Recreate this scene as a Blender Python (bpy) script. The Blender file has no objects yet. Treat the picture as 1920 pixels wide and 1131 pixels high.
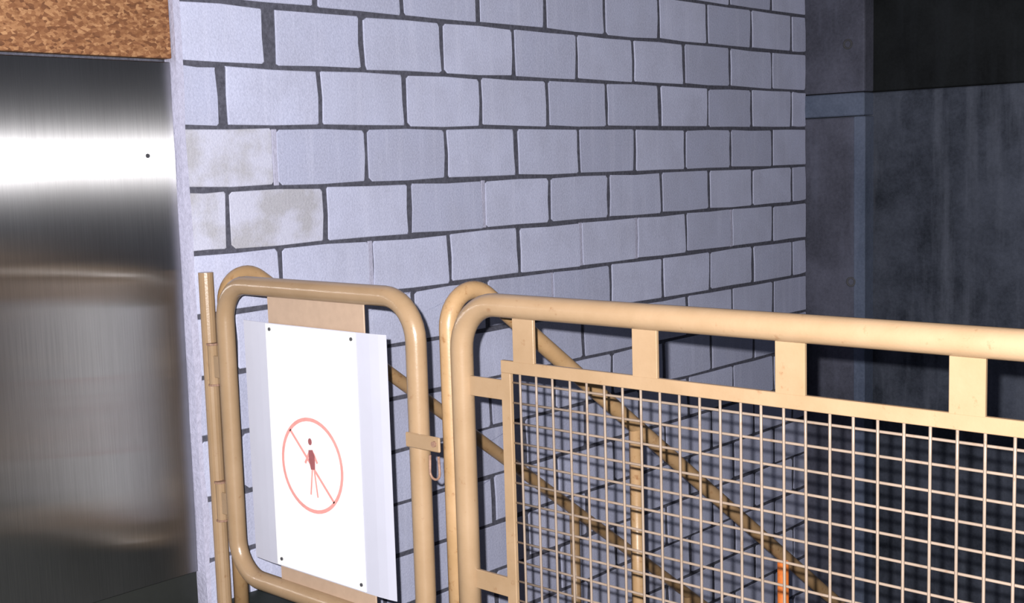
import bpy, bmesh, math, random
from mathutils import Vector, Matrix

random.seed(11)
SC = bpy.context.scene
COL = SC.collection
pi = math.pi

# ------------------------------------------------------------------ camera
# World: x along the block wall (its face is y = 0), z up, landing floor z = 0.
FPX = 2298.2                      # focal length in pixels of a 1920 wide frame
CAM = Vector((-2.5148, -3.3735, 1.4046))
YAW, PITCH, ROLL = -0.82621, -0.111715, -0.029937
_f = Vector((-math.sin(YAW), math.cos(YAW), 0)); _r = Vector((math.cos(YAW), math.sin(YAW), 0)); _u = Vector((0, 0, 1))
FWD = _f * math.cos(PITCH) + _u * math.sin(PITCH)
_u2 = _u * math.cos(PITCH) - _f * math.sin(PITCH)
RIGHT = _r * math.cos(ROLL) + _u2 * math.sin(ROLL)
UP = _u2 * math.cos(ROLL) - _r * math.sin(ROLL)
cd = bpy.data.cameras.new('camera'); cam = bpy.data.objects.new('camera', cd); COL.objects.link(cam)
cd.sensor_fit = 'HORIZONTAL'; cd.sensor_width = 36.0; cd.lens = 36.0 * FPX / 1920.0
cd.clip_start = 0.05
m = Matrix((RIGHT, UP, -FWD)).transposed().to_4x4(); m.translation = CAM
cam.matrix_world = m
SC.camera = cam

# ------------------------------------------------------------------ light
w = bpy.data.worlds.new('world'); SC.world = w; w.use_nodes = True
w.node_tree.nodes['Background'].inputs[0].default_value = (0.80, 0.84, 1.0, 1)
w.node_tree.nodes['Background'].inputs[1].default_value = 0.10
ld = bpy.data.lights.new('camera_flash', 'POINT'); ld.energy = 1050; ld.color = (1.0, 0.965, 0.94); ld.shadow_soft_size = 0.009
fl = bpy.data.objects.new('camera_flash', ld); COL.objects.link(fl)
fl.location = CAM - RIGHT * 0.046 + UP * 0.048 - FWD * 0.02
vs = SC.view_settings
vs.view_transform = 'Standard'; vs.look = 'None'; vs.exposure = 0.0; vs.gamma = 1.0; vs.use_curve_mapping = False

# ------------------------------------------------------------------ materials
class N:
    """small node-graph helper"""
    def __init__(s, name):
        s.m = bpy.data.materials.new(name); s.m.use_nodes = True
        s.t = s.m.node_tree; s.b = s.t.nodes['Principled BSDF']; s.out = s.t.nodes['Material Output']
    def n(s, typ, **kw):
        o = s.t.nodes.new(typ)
        for k, v in kw.items():
            if k.startswith('i_'):
                key = k[2:]
                o.inputs[int(key) if key.isdigit() else key.replace('_', ' ')].default_value = v
            else: setattr(o, k, v)
        return o
    def l(s, a, b): s.t.links.new(a, b)
    def coords(s, scale=(1, 1, 1), kind='Object', loc=None):
        tc = s.n('ShaderNodeTexCoord'); mp = s.n('ShaderNodeMapping'); mp.inputs['Scale'].default_value = scale
        if kind == 'World':
            g = s.n('ShaderNodeNewGeometry'); s.l(g.outputs['Position'], mp.inputs['Vector'])
        else: s.l(tc.outputs[kind], mp.inputs['Vector'])
        return mp.outputs['Vector']
    def noise(s, vec, scale, detail=4, rough=.55):
        t = s.n('ShaderNodeTexNoise', i_Scale=scale, i_Detail=detail, i_Roughness=rough); s.l(vec, t.inputs['Vector']); return t.outputs['Fac']
    def ramp(s, fac, stops):
        r = s.n('ShaderNodeValToRGB'); e = r.color_ramp.elements
        while len(e) < len(stops): e.new(.5)
        for el, (p, c) in zip(e, stops): el.position = p; el.color = (*c, 1) if len(c) == 3 else c
        s.l(fac, r.inputs['Fac']); return r.outputs['Color']
    def mix(s, fac, a, b, mode='MIX'):
        x = s.n('ShaderNodeMix', data_type='RGBA', blend_type=mode)
        for sock, v in ((x.inputs[0], fac), (x.inputs[6], a), (x.inputs[7], b)):
            if isinstance(v, (int, float)): sock.default_value = v
            elif isinstance(v, tuple): sock.default_value = (*v, 1)
            else: s.l(v, sock)
        return x.outputs[2]
    def bump(s, fac, strength, dist):
        b = s.n('ShaderNodeBump', i_Strength=strength, i_Distance=dist); s.l(fac, b.inputs['Height']); s.l(b.outputs['Normal'], s.b.inputs['Normal'])
    def base(s, c, rough=.6, metal=0.0):
        if isinstance(c, tuple): s.b.inputs['Base Color'].default_value = (*c, 1)
        else: s.l(c, s.b.inputs['Base Color'])
        s.b.inputs['Roughness'].default_value = rough; s.b.inputs['Metallic'].default_value = metal
        return s

def mat_block():
    k = N('concrete_block'); v = k.coords(kind='World')
    oi = k.n('ShaderNodeObjectInfo')
    tone = k.ramp(oi.outputs['Random'], [(0, (.37, .395, .57)), (.45, (.465, .495, .69)), (1, (.535, .565, .78))])
    g = k.noise(v, 5.0, 5, .6)
    c = k.mix(k.ramp(g, [(.38, (0, 0, 0)), (.66, (1, 1, 1))]), tone, k.mix(.45, tone, (.33, .34, .46)))
    fine = k.noise(v, 130, 3, .7)
    c = k.mix(.28, c, k.ramp(fine, [(.3, (.30, .31, .38)), (.7, (.70, .72, .90))]))
    vs_ = k.noise(k.coords((22, 22, 1.2), 'World'), 1.0, 3, .6)
    c = k.mix(k.ramp(vs_, [(.52, (0, 0, 0)), (.80, (.35, .35, .35))]), c, (.64, .66, .84))
    k.base(c, .88); k.bump(fine, .5, .004); return k.m
def mat_block_stained():
    k = N('stained_concrete_block'); v = k.coords(kind='World')
    g = k.noise(v, 6.5, 4, .55)
    c = k.mix(k.ramp(g, [(.43, (0, 0, 0)), (.58, (1, 1, 1))]), (.52, .535, .69), (.385, .385, .44))
    fine = k.noise(v, 130, 3, .7)
    c = k.mix(.22, c, k.ramp(fine, [(.3, (.28, .28, .33)), (.7, (.66, .66, .74))]))
    k.base(c, .9); k.bump(fine, .5, .004); return k.m
def mat_mortar(name, a, b):
    k = N(name); v = k.coords(kind='World'); f = k.noise(v, 60, 4, .7)
    k.base(k.ramp(f, [(.3, a), (.7, b)]), .95); k.bump(f, .8, .006); return k.m
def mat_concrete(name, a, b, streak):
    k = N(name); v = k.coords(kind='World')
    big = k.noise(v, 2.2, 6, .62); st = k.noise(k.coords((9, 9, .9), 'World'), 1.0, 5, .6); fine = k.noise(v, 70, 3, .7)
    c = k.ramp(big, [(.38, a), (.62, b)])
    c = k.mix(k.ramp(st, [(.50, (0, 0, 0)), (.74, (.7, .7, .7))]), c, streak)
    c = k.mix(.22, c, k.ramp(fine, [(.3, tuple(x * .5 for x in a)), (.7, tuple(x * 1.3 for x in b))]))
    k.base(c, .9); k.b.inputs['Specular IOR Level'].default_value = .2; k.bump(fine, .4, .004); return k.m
def mat_paint(name, a, b, rust, amount, rough=.28):
    k = N(name); v = k.coords(kind='World')
    f = k.noise(v, 9, 5, .6); c = k.ramp(f, [(.35, a), (.65, b)])
    r = k.noise(v, 34, 5, .7)
    c = k.mix(k.ramp(r, [(.62 - amount, (0, 0, 0)), (.74 - amount * .5, (.85, .85, .85))]), c, rust)
    k.base(c, rough); k.bump(k.noise(v, 160, 2, .5), .12, .002); return k.m
def mat_steel():
    k = N('brushed_stainless_steel'); k.t.nodes.remove(k.b)
    v = k.coords((420, 420, 3), 'World'); f = k.noise(v, 1.0, 4, .6)
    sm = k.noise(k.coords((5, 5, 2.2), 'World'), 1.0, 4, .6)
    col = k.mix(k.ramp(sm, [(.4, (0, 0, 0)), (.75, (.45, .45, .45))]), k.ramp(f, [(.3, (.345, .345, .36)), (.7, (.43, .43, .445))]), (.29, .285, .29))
    tan = k.n('ShaderNodeCombineXYZ', i_Z=1.0); last = None
    for dist, rough, aniso, fac in (('GGX', .335, .83, 0), ('BECKMANN', .16, .82, .72)):      # fine vertical brushing: a broad lobe and a sharper one
        g = k.n('ShaderNodeBsdfAnisotropic', distribution=dist, i_Roughness=rough, i_Anisotropy=aniso)
        k.l(col, g.inputs['Color']); k.l(tan.outputs[0], g.inputs['Tangent'])
        if last:
            mx = k.n('ShaderNodeMixShader', i_0=fac); k.l(last, mx.inputs[1]); k.l(g.outputs[0], mx.inputs[2]); last = mx.outputs[0]
        else: last = g.outputs[0]
    k.l(last, k.out.inputs['Surface']); return k.m
def mat_chip():
    k = N('particle_board'); v = k.coords((1, 1, 1.7), 'World')
    vo = k.n('ShaderNodeTexVoronoi', i_Scale=75.0); k.l(v, vo.inputs['Vector'])
    sx = k.n('ShaderNodeSeparateColor'); k.l(vo.outputs['Color'], sx.inputs[0])
    c = k.ramp(sx.outputs[0], [(0, (.10, .036, .013)), (.25, (.18, .072, .029)), (.6, (.26, .118, .050)), (1, (.38, .20, .095))])
    n = k.noise(v, 45, 4, .7); c = k.mix(k.ramp(n, [(.35, (.8, .8, .8)), (.52, (0, 0, 0))]), c, (.15, .055, .018))
    k.base(c, .8); k.bump(n, .3, .003); return k.m
def mat_plain(name, c, rough, var=.12, scale=40):
    k = N(name); f = k.noise(k.coords(kind='World'), scale, 4, .6)
    k.base(k.ramp(f, [(.3, tuple(x * (1 - var) for x in c)), (.7, tuple(min(1, x * (1 + var)) for x in c))]), rough); return k.m

M = dict(
    block=mat_block(), stained=mat_block_stained(),
    mortar=mat_mortar('dark_mortar', (.05, .051, .072), (.105, .107, .145)),
    smear=mat_mortar('pale_mortar', (.36, .36, .48), (.47, .47, .62)),
    conc=mat_concrete('grey_concrete', (.018, .022, .032), (.072, .082, .112), (.120, .133, .172)),
    conc_pil=mat_concrete('pilaster_concrete', (.052, .054, .074), (.105, .108, .148), (.125, .135, .19)),
    conc_dark=mat_concrete('darker_concrete', (.004, .005, .006), (.012, .014, .016), (.018, .021, .026)),
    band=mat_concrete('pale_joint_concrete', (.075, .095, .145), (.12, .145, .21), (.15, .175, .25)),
    stair=mat_concrete('stair_concrete', (.05, .05, .055), (.09, .09, .10), (.11, .11, .12)),
    floor=mat_plain('dark_floor_covering', (.020, .026, .024), .6),
    plinth=mat_plain('black_plinth', (.010, .012, .011), .6),
    paint=mat_paint('beige_gloss_paint', (.302, .202, .118), (.336, .229, .140), (.24, .135, .07), .0),
    wire=mat_paint('beige_wire_paint', (.215, .165, .13), (.26, .20, .16), (.19, .115, .07), .04, .45),
    rail=mat_paint('ochre_rail_paint', (.345, .215, .105), (.40, .255, .135), (.22, .095, .03), .05, .4),
    plate=mat_plain('beige_plate_paint', (.42, .30, .22), .5, .05),
    rust=mat_plain('rusty_iron', (.24, .14, .10), .6, .3, 120),
    orange=mat_plain('orange_paint', (.85, .22, .04), .5, .2),
    steel=mat_steel(), chip=mat_chip(),
    film=mat_plain('pale_plastic_sheet', (.49, .50, .60), .4, .02, 8),
    paper=mat_plain('white_paper', (.86, .86, .86), .7, .01, 8),
    red=mat_plain('flash_paled_red_print', (.70, .30, .28), .7, .08),  # red lightened: the flash's overexposure is put into the print colour
    ink=mat_plain('dark_red_print', (.30, .09, .10), .7, .1),
    black=mat_plain('black_pin', (.05, .05, .06), .5),
)

# ------------------------------------------------------------------ mesh helpers
def tag(o, label=None, cat=None, group=None, kind=None):
    for k, v in (('label', label), ('category', cat), ('group', group), ('kind', kind)):
        if v: o[k] = v
    return o
def wloc(p):
    v = Vector((0, 0, 0))
    while p is not None: v = v + p.location; p = p.parent
    return v
def empty(name, loc, **kw):
    o = bpy.data.objects.new(name, None); o.location = loc; o.empty_display_size = .1; COL.objects.link(o); return tag(o, **kw)
def obj(name, bm, mat, parent=None, base=None, smooth=False):
    """bm is in world coordinates; base = world point that becomes the object's origin"""
    base = Vector(base) if base is not None else (wloc(parent) if parent else Vector((0, 0, 0)))
    for v in bm.verts: v.co -= base
    bmesh.ops.recalc_face_normals(bm, faces=bm.faces)
    me = bpy.data.meshes.new(name); bm.to_mesh(me); bm.free()
    if smooth:
        for p in me.polygons: p.use_smooth = True
    me.materials.append(mat)
    o = bpy.data.objects.new(name, me); COL.objects.link(o)
    if parent: o.parent = parent; o.location = base - wloc(parent)
    else: o.location = base
    return o
def box(bm, a, b, bev=0.0, seg=1):
    r = bmesh.ops.create_cube(bm, size=1.0); vs_ = r['verts']
    for v in vs_:
        v.co = Vector(((a[i] + b[i]) / 2 + v.co[i] * (b[i] - a[i]) for i in range(3)))
    if bev:
        bmesh.ops.bevel(bm, geom=list({e for v in vs_ for e in v.link_edges}), offset=bev, segments=seg, affect='EDGES', profile=.5)
    return bm
def bbox(a, b, bev=0.0, seg=1): return box(bmesh.new(), a, b, bev, seg)
def sweep(bm, pts, r, seg=16, closed=False, caps=True):
    pts = [Vector(p) for p in pts]; n = len(pts); rings = []; up = None
    for i, p in enumerate(pts):
        a = pts[i - 1] if (i or closed) else p; b = pts[(i + 1) % n] if (i < n - 1 or closed) else p
        t = (b - a).normalized()
        if up is None:
            up = Vector((0, 0, 1)) if abs(t.z) < .9 else Vector((1, 0, 0))
            if closed: up = Vector((1, 0, 0))
        up = (up - t * up.dot(t)).normalized(); s = t.cross(up)
        rings.append([bm.verts.new(p + (up * math.cos(k * 2 * pi / seg) + s * math.sin(k * 2 * pi / seg)) * r) for k in range(seg)])
    for i in range(n if closed else n - 1):
        A, B = rings[i], rings[(i + 1) % n]
        for k in range(seg): bm.faces.new((A[k], A[(k + 1) % seg], B[(k + 1) % seg], B[k]))
    if not closed and caps:
        bm.faces.new(rings[0][::-1]); bm.faces.new(rings[-1])
    return bm
def arc(c, r, a0, a1, axis_a, axis_b, n=9):
    c = Vector(c); A = Vector(axis_a); B = Vector(axis_b)
    return [c + (A * math.cos(math.radians(a0 + (a1 - a0) * i / n)) + B * math.sin(math.radians(a0 + (a1 - a0) * i / n))) * r for i in range(n + 1)]
def rounded_rect(x, y0, y1, z0, z1, r):
    """closed path in the plane x = const; y0 > y1 (y0 nearer the wall)"""
    Y, Z = (0, 1, 0), (0, 0, 1)
    return (arc((x, y0 - r, z1 - r), r, 0, 90, Y, Z) + arc((x, y1 + r, z1 - r), r, 90, 180, Y, Z)
            + arc((x, y1 + r, z0 + r), r, 180, 270, Y, Z) + arc((x, y0 - r, z0 + r), r, 270, 360, Y, Z))
def prism(bm, pts2, x0, x1):
    """outline of (y, z) points extruded between two x"""
    A = [bm.verts.new((x0, y, z)) for y, z in pts2]; B = [bm.verts.new((x1, y, z)) for y, z in pts2]; n = len(pts2)
    bm.faces.new(A); bm.faces.new(B[::-1])
    for i in range(n): bm.faces.new((A[i], A[(i + 1) % n], B[(i + 1) % n], B[i]))
    return bm

# ------------------------------------------------------------------ the block wall
WX0, WX1 = -0.352, 3.55           # left end and right corner of the wall
ZC = 1.55                         # height of the bed joint at about eye level
wall = empty('wall_back', (WX0, 0, 0), kind='structure', label='pale lavender concrete block wall with dark mortar joints', cat='wall')
obj('mortar_bed', bbox((WX0 + .004, .0038, -2.4), (WX1, .20, 2.96)), M['mortar'], wall)

def block_mesh(w_, h_, seed, depth=.055):
    """one block, origin at its lower left front corner; slightly uneven, chipped outline with worn arrises"""
    rn = random.Random(seed); bm = bmesh.new(); ch = rn.uniform(.0015, .003)
    def ring(ins, y):
        q = []; cc = rn.uniform(.003, .011)
        x0, x1, z0, z1 = ins, w_ - ins, ins, h_ - ins
        raw = [(x0 + cc, z0), ((x0 + x1) / 2, z0), (x1 - cc, z0), (x1, z0 + cc), (x1, (z0 + z1) / 2), (x1, z1 - cc),
               (x1 - cc, z1), ((x0 + x1) / 2, z1), (x0 + cc, z1), (x0, z1 - cc), (x0, (z0 + z1) / 2), (x0, z0 + cc)]
        return raw
    jit = [(rn.uniform(-.0045, .0045), rn.uniform(-.0035, .0035)) for _ in range(12)]
    outer = ring(0, 0); inner = ring(ch, 0)
    R0 = [bm.verts.new((x + j[0], depth, z + j[1])) for (x, z), j in zip(outer, jit)]
    R1 = [bm.verts.new((x + j[0], ch * .8, z + j[1])) for (x, z), j in zip(outer, jit)]
    R2 = [bm.verts.new((x + j[0], 0, z + j[1])) for (x, z), j in zip(inner, jit)]
    for A, B in ((R0, R1), (R1, R2)):
        for i in range(12): bm.faces.new((A[i], A[(i + 1) % 12], B[(i + 1) % 12], B[i]))
    bm.faces.new(R2); bmesh.ops.recalc_face_normals(bm, faces=bm.faces)
    for f in bm.faces:                      # open at the back: make the front face look outward
        pass
    if R2[0].link_faces and sum(f.normal.y for f in bm.faces if all(v in R2 for v in f.verts)) > 0:
        bmesh.ops.reverse_faces(bm, faces=bm.faces)
    me = bpy.data.meshes.new('block'); bm.to_mesh(me); bm.free(); return me
H_ = .1835
_cache = {}
def get_mesh(w_, var, stained):
    key = (round(w_, 3), var, stained)
    if key not in _cache:
        me = block_mesh(w_, H_, hash((round(w_ * 1000), var))); me.materials.append(M['stained' if stained else 'block']); _cache[key] = me
    return _cache[key]
STAINED = {(0, 0), (1, 0), (1, 1)}
PALE = {(2, 2), (1, 4), (2, 5), (2, 6), (3, 5), (0, 1), (2, 8)}       # joints struck flush with pale mortar: (row, joint no.)
TH = {(-2, 1): .050, (-1, 1): .034, (-3, 1): .030, (-2, 2): .026}      # wide joints
for row in range(-7, 19):             # row r lies between bed joints r and r + 1
    ztop = ZC - .2 * row; zb = ztop - .2 + .00825
    off = 0.0 if row % 2 == 0 else -.2
    joints = [WX0] + [off + .4 * i for i in range(0, 10) if WX0 + .1 < off + .4 * i < WX1 - .05] + [WX1]
    for i in range(len(joints) - 1):
        a, b = joints[i], joints[i + 1]
        if zb < -.25 and b < .1: continue
        gl = 0 if i == 0 else TH.get((row, i), .0215) / 2
        gr = 0 if i == len(joints) - 2 else TH.get((row, i + 1), .0215) / 2
        w_ = b - a - gl - gr
        o = bpy.data.objects.new('block', get_mesh(w_, random.randrange(5), (row, i) in STAINED)); COL.objects.link(o)
        o.parent = wall
        o.location = Vector((a + gl, random.uniform(-.002, .0012), zb + random.uniform(-.002, .002))) - wall.location
        o.rotation_euler = (0, random.uniform(-.004, .004), 0)
        if (row, i) in PALE and i:
            obj('mortar_fill', bbox((a - .011, .001, zb - .002), (a + .011, .03, zb + H_ + .002), .002), M['smear'], wall)
# rough pale render on the end of the wall, beside the steel sheet
bm = bmesh.new(); zs = [-.02 + .155 * i for i in range(20)]; rn = random.Random(4); prev = None
for z in zs:
    e = WX0 + .006 + rn.uniform(-.006, .010); q = [bm.verts.new((x, y, z)) for x, y in ((WX0 - .012 + rn.uniform(-.003, .003), .06), (WX0 - .010 + rn.uniform(-.003, .002), -.002), (e, -.0035), (e, .02))]
    if prev:
        for i in range(3): bm.faces.new((prev[i], prev[i + 1], q[i + 1], q[i]))
    prev = q
obj('render_strip', bm, M['smear'], wall)

# ------------------------------------------------------------------ far concrete wall, floors, stairs
wr = empty('wall_right', (WX1, 0, -2.4), kind='structure', label='dark streaky concrete wall closing the far end of the stairwell', cat='wall')
obj('lower_lift', bbox((WX1 + .10, -4.6, -2.4), (WX1 + .35, .2, 1.725), .006), M['conc'], wr)
obj('upper_lift', bbox((WX1 + .125, -4.6, 1.73), (WX1 + .35, .2, 2.96), .006), M['conc_dark'], wr)  # upper part in a darker concrete colour than the lower one
obj('pilaster', bbox((WX1, -.345, -2.4), (WX1 + .11, .2, 1.60), .010, 2), M['conc_pil'], wr)
obj('pilaster_joint', bbox((WX1 - .004, -.345, 1.605), (WX1 + .11, .2, 1.725), .006), M['band'], wr)
obj('pilaster', bbox((WX1, -.345, 1.73), (WX1 + .11, .2, 2.96), .010, 2), M['conc_pil'], wr)
for y, z in ((-.25, 1.98), (-.27, .72)):      # tie holes of the formwork
    px = WX1 if y > -.34 else (WX1 + .10 if z < 1.72 else WX1 + .125)
    bm = bmesh.new(); sweep(bm, arc((px - .001, y, z), .022, 0, 340, (0, 1, 0), (0, 0, 1), 17), .006, 6, closed=True)
    obj('tie_hole', bm, M['stair'], wr, smooth=True)
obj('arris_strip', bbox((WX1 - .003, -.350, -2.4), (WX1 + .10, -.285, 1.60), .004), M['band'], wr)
LX = -.05                          # edge of the landing, top nosing of the stairs
tag(obj('floor', bbox((-5.0, -6.0, -.22), (LX, .0, 0)), M['floor'], base=(-2.5, -3, -.22)), 'dark landing floor in front of the gate', 'floor', kind='structure')
tag(obj('floor_lower', bbox((LX, -6.0, -2.6), (WX1 + .3, .2, -2.4)), M['stair'], base=(1.7, -3, -2.6)), 'concrete floor at the foot of the stairs', 'floor', kind='structure')
RISE, RUN = .1825, .25
st = empty('floor_stairs', (LX, -.6, -2.4), kind='structure', label='concrete stairs going down behind the gate along the block wall', cat='stairs')
for i in range(12):
    obj('step', bbox((LX + RUN * i, -1.22, -2.4), (LX + RUN * (i + 1), -.001, -RISE * (i + 1)), .006), M['stair'], st)

# ------------------------------------------------------------------ steel sheet and particle board left of the wall
PY = .028
tag(obj('wall_left', bbox((-2.6, PY + .05, 0), (WX0 - .01, .30, 2.96)), M['mortar'], base=(-1.5, .1, 0)), 'wall behind the steel sheet and the particle board', 'wall', kind='structure')
sp = empty('steel_panel', (-1.4, PY, .11), label='brushed stainless steel sheet beside the end of the block wall', cat='steel panel')
bm = bbox((-2.4, PY, .11), (WX0 - .012, PY + .012, 1.752), .002)
for v in bm.verts: v.co.y += (1.752 - v.co.z) * .0075         # the sheet leans out a little at the top
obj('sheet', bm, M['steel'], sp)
bm = bmesh.new(); sweep(bm, [(-.462, PY - .001, 1.463), (-.462, PY + .006, 1.463)], .007, 10); obj('screw', bm, M['black'], sp)
pb = obj('particle_board', bbox((-2.4, PY - .012, 1.762), (WX0 - .012, PY + .03, 2.95), .003), M['chip'], base=(-1.4, PY, 1.762))
tag(pb, 'orange-brown particle board above the steel sheet', 'board')
tag(obj('baseboard_left', bbox((-2.4, PY + .022, 0), (WX0 - .012, PY + .048, .11)), M['plinth'], base=(-1.4, PY, 0)), 'black plinth under the steel sheet', 'plinth', kind='structure')

# ------------------------------------------------------------------ gate leaf with its hinge post
XF = -.335                          # plane of gate and fence
TR = .0285                          # tube radius
GZ0, GZ1 = .135, 1.062
GY0, GY1 = -.150, -1.016
hp = empty('hinge_post', (XF, -.056, 0), label='thin beige hinge post standing against the block wall', cat='post')
bm = bmesh.new(); sweep(bm, [(XF, -.056, z) for z in (0, .5, 1.08, 1.094)], .0235, 16)
bmesh.ops.recalc_face_normals(bm, faces=bm.faces)
obj('post_tube', bm, M['paint'], hp, smooth=False)
for z0, z1 in ((.74, .865), (.30, .42)):
    bm = bmesh.new(); sweep(bm, [(XF - .006, -.082, z0), (XF - .006, -.082, z1)], .017, 12); obj('hinge_barrel', bm, M['paint'], hp)
    for zz in (z0 - .004, z1 + .001):
        bm = bmesh.new(); sweep(bm, [(XF - .006, -.082, zz), (XF - .006, -.082, zz + .006)], .020, 12); obj('hinge_collar', bm, M['rust'], hp)

gate = empty('stair_gate', (XF, (GY0 + GY1) / 2, GZ0 - TR), label='small beige tube gate leaf with rounded corners carrying the white notice', cat='gate')
bm = bmesh.new(); sweep(bm, rounded_rect(XF, GY0, GY1, GZ0, GZ1, .115), TR, 18, closed=True); obj('tube_frame', bm, M['paint'], gate, smooth=True)
obj('centre_plate', bbox((XF + .004, -.805, GZ0), (XF + .009, -.366, GZ1), .001), M['plate'], gate)
for z in (.80, .36):
    obj('hinge_leaf', bbox((XF - .02, GY0 + .015, z - .035), (XF - .012, -.101, z + .035), .002), M['paint'], gate)
la = obj('latch_tab', bbox((XF - .034, -1.125, .668), (XF - .026, GY1 + .02, .708), .003), M['paint'], gate)
bm = bmesh.new(); sweep(bm, [(XF - .040, -1.108, .690), (XF - .020, -1.108, .690)], .008, 10); obj('latch_bolt', bm, M['rust'], la)
bm = bmesh.new(); sweep(bm, [(XF - .038, -1.094, .660)] + arc((XF - .038, -1.110, .615), .018, 180, 360, (0, -1, 0), (0, 0, 1), 8) + [(XF - .038, -1.126, .660)], .0035, 8)
obj('latch_staple', bm, M['rust'], la, smooth=True)

# notice on the gate
XN = XF - .004
no = empty('warning_notice', (XN, -.57, .20), label='white no pedestrians notice fixed to the gate plate', cat='sign')
NY0, NY1, NZ0, NZ1 = -.243, -.893, .208, .955
bm = bmesh.new(); cols = []                      # plastic backing sheet, its free sides curl back a little
prof = [(NY0, .006), (-.285, .003), (-.325, .001), (-.37, .0), (-.58, .0), (-.78, .0), (-.83, .0015), (-.865, .004), (NY1, .008)]
for dx in (0, .002):
    cols.append([(bm.verts.new((XN + d + dx, y, NZ0)), bm.verts.new((XN + d + dx, y, NZ1))) for y, d in prof])
A, B = cols; n = len(prof)
for i in range(n - 1):
    bm.faces.new((A[i][0], A[i + 1][0], A[i + 1][1], A[i][1])); bm.faces.new((B[i][0], B[i][1], B[i + 1][1], B[i + 1][0]))
    bm.faces.new((A[i][0], B[i][0], B[i + 1][0], A[i + 1][0])); bm.faces.new((A[i][1], A[i + 1][1], B[i + 1][1], B[i][1]))
for i in (0, n - 1): bm.faces.new((A[i][0], A[i][1], B[i][1], B[i][0]))
obj('plastic_sheet', bm, M['film'], no)
XP = XN - .0025
pa = obj('paper', bbox((XP, -.775, NZ0 + .004), (XN - .0005, -.365, NZ1 - .002)), M['paper'], no)
CY, CZ, RR = -.557, .546, .137
XI = XP - .0007
def disc_ring(r0, r1, n=48):
    bm = bmesh.new(); o = []
    for i in range(n):
        a = 2 * pi * i / n
        o.append([bm.verts.new((x, CY + r * math.cos(a), CZ + r * math.sin(a))) for x in (XI, XP + .0003) for r in (r0, r1)])
    for i in range(n):
        p, q = o[i], o[(i + 1) % n]
        bm.faces.new((p[0], p[1], q[1], q[0])); bm.faces.new((p[0], q[0], q[2], p[2])); bm.faces.new((p[1], p[3], q[3], q[1]))
    return bm
obj('ring', disc_ring(RR - .0055, RR + .0055), M['red'], pa)
def stroke(pts, wd, dx=0.0):
    """flat bar between two points given as (right, up) offsets from the ring centre"""
    (a, b), (c, d) = pts; L = math.hypot(c - a, d - b); nx, ny = -(d - b) / L * wd / 2, (c - a) / L * wd / 2
    return prism(bmesh.new(), [(CY - x, CZ + z) for x, z in ((a + nx, b + ny), (c + nx, d + ny), (c - nx, d - ny), (a - nx, b - ny))], XI - dx, XP + .0003)
k_ = RR * .70
obj('slash', stroke(((-k_, k_), (k_, -k_)), .0085), M['red'], pa)
bm = prism(bmesh.new(), [(CY + .004 + .0085 * math.cos(i * pi / 6), CZ + .071 + .0105 * math.sin(i * pi / 6)) for i in range(12)], XI, XP + .0003); obj('figure_head', bm, M['ink'], pa)
def poly(pts, dx): return prism(bmesh.new(), [(CY - x, CZ + z) for x, z in pts], XI - dx, XP + .0003)
obj('figure_torso', poly([(-.012, .045), (.006, .048), (.016, .030), (.014, -.010), (-.004, -.012), (-.012, .015)], .0004), M['ink'], pa)
obj('figure_arm', stroke(((-.008, .040), (-.030, .004)), .008, .0003), M['red'], pa)
obj('figure_arm', stroke(((.010, .038), (.026, .010)), .008, .0003), M['red'], pa)
obj('figure_leg', stroke(((.002, -.008), (-.010, -.088)), .006, .0003), M['red'], pa)
obj('figure_leg', stroke(((.010, -.008), (.022, -.092)), .006, .0003), M['red'], pa)
for y, z in ((-.385, NZ1 - .018), (-.760, NZ1 - .020), (-.388, NZ0 + .024), (-.758, NZ0 + .022)):
    bm = bmesh.new(); sweep(bm, [(XP - .003, y, z), (XP + .001, y, z)], .0055, 8); obj('pin', bm, M['black'], no)

# ------------------------------------------------------------------ fence panel with welded mesh
FY0, FY1 = -1.186, -3.435
MZ0, MZ1 = .24, .925               # outer size of the flat bar frame
MY0, MY1 = -1.325, -3.295
BW = .031
fe = empty('mesh_fence', (XF, (FY0 + FY1) / 2, 0), label='long beige tube fence with welded wire mesh beside the gate', cat='fence')
Y, Z = (0, 1, 0), (0, 0, 1); r = .12
path = [(XF, FY0, 0), (XF, FY0, .5)] + arc((XF, FY0 - r, 1.060 - r), r, 0, 90, Y, Z) + [(XF, y, 1.060) for y in (-1.8, -2.4, -2.9)] + arc((XF, FY1 + r, 1.060 - r), r, 90, 180, Y, Z) + [(XF, FY1, .5), (XF, FY1, 0)]
bm = bmesh.new(); sweep(bm, path, TR + .001, 18); obj('tube_frame', bm, M['paint'], fe, smooth=True)
bm = bmesh.new(); sweep(bm, [(XF, FY0, .10), (XF, FY1, .10)], TR - .003, 14); obj('bottom_rail', bm, M['paint'], fe, smooth=True)
for y in (FY0, FY1): obj('base_plate', bbox((XF - .06, y - .05, 0), (XF + .06, y + .05, .008), .001), M['paint'], fe)
X0, X1 = XF - .006, XF + .006
for i in range(6):
    y = -1.400 - .363 * i
    obj('top_tab', bbox((X0 + .001, y - .034, MZ1 - .01), (X1 - .001, y + .034, 1.055), .0015), M['paint'], fe)
for y0, y1 in ((FY0 - .01, MY0 - .01), (MY1 + .01, FY1 + .01)):
    for z in (.850, .345): obj('side_tab', bbox((X0 + .001, y1, z - .025), (X1 - .001, y0, z + .025), .0015), M['paint'], fe)
for i in range(6):
    y = -1.400 - .363 * i
    obj('bottom_tab', bbox((X0 + .001, y - .034, .11), (X1 - .001, y + .034, MZ0 + .01), .0015), M['paint'], fe)
mp = empty('mesh_panel', (0, (MY0 + MY1) / 2 - (FY0 + FY1) / 2, MZ0)); mp.parent = fe
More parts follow.
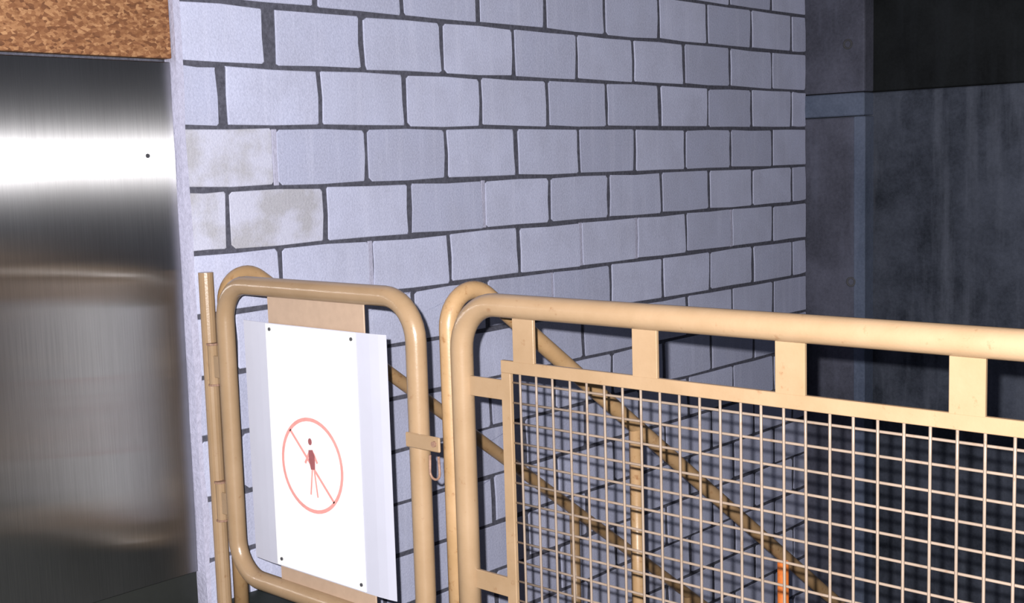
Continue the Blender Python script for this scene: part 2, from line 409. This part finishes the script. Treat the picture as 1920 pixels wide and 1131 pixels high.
obj('flat_bar', bbox((X0, MY1, MZ1 - BW), (X1, MY0, MZ1), .0015), M['paint'], mp)
obj('flat_bar', bbox((X0, MY1, MZ0), (X1, MY0, MZ0 + BW), .0015), M['paint'], mp)
obj('flat_bar', bbox((X0, MY0 - BW, MZ0 + BW), (X1, MY0, MZ1 - BW), .0015), M['paint'], mp)
obj('flat_bar', bbox((X0, MY1, MZ0 + BW), (X1, MY1 + BW, MZ1 - BW), .0015), M['paint'], mp)
WR = .0032
def wire_mesh(vec):
    bm = bmesh.new(); n = 8; v = Vector(vec)
    sweep(bm, [v * i / n for i in range(n + 1)], WR, 6)
    me = bpy.data.meshes.new('wire'); bm.to_mesh(me); bm.free(); me.materials.append(M['wire'])
    for p in me.polygons: p.use_smooth = True
    return me
wv = wire_mesh((0, 0, MZ1 - MZ0 - .02)); wh = wire_mesh((0, MY1 - MY0 + .02, 0))
base = wloc(mp)
y = -1.384; k = 0
while y > MY1 + BW:
    o = bpy.data.objects.new('wire', wv); COL.objects.link(o); o.parent = mp
    o.location = Vector((XF - .001, y, MZ0 + .01)) - base; o.rotation_euler = (random.uniform(-.003, .003), 0, 0)
    y -= .0516 + random.uniform(-.0012, .0012)
z = .8705
while z > MZ0 + BW:
    o = bpy.data.objects.new('wire', wh); COL.objects.link(o); o.parent = mp
    o.location = Vector((XF + .0045, MY0 - .01, z)) - base; o.rotation_euler = (random.uniform(-.0012, .0012), 0, 0)
    z -= .0505

# ------------------------------------------------------------------ stair handrails behind gate and fence
def handrail(name, y, x0, zapex, r, x_end, posts, label, orange=()):
    t = empty(name, (x0, y, 0), label=label, cat='handrail', group='stair handrails')
    sl = math.atan(.73); X = (1, 0, 0)
    a = arc((x0 + r, y, zapex - r), r, 180, 90 - math.degrees(sl), X, Z, 12)
    e = a[-1]; pts = [(x0, y, 0), (x0, y, .5)] + a
    for i in range(1, 9):
        x = e.x + (x_end - e.x) * i / 8; pts.append((x, y, e.z - .73 * (x - e.x)))
    q = Vector(pts[-1]); pts += arc((q.x, y, q.z - .08), .08, 53.9, -90, X, Z, 8)[1:]
    bm = bmesh.new(); sweep(bm, pts, .0245, 16); obj('rail_tube', bm, M['rail'], t, smooth=True)
    for x in posts:
        zt = e.z - .73 * (x - e.x); i = int((x - LX) / RUN); zb = -RISE * (i + 1)
        bm = bmesh.new(); sweep(bm, [(x, y, zb), (x, y, zt)], .021, 14); o = obj('post', bm, M['orange' if x in orange else 'rail'], t, smooth=True)
        if x in orange: o['label'] = 'bright orange lower post'
        obj('base_plate', bbox((x - .045, y - .045, zb), (x + .045, y + .045, zb + .008), .001), M['rail'], t)
    return t
handrail('handrail', -1.106, -.302, 1.076, .092, 2.75, (.495, 1.385, 2.2), 'ochre handrail descending from the post between gate and fence', (1.385,))
handrail('handrail', -.082, -.287, 1.082, .085, 2.75, (1.41, 2.25), 'ochre handrail descending close to the block wall behind the gate')
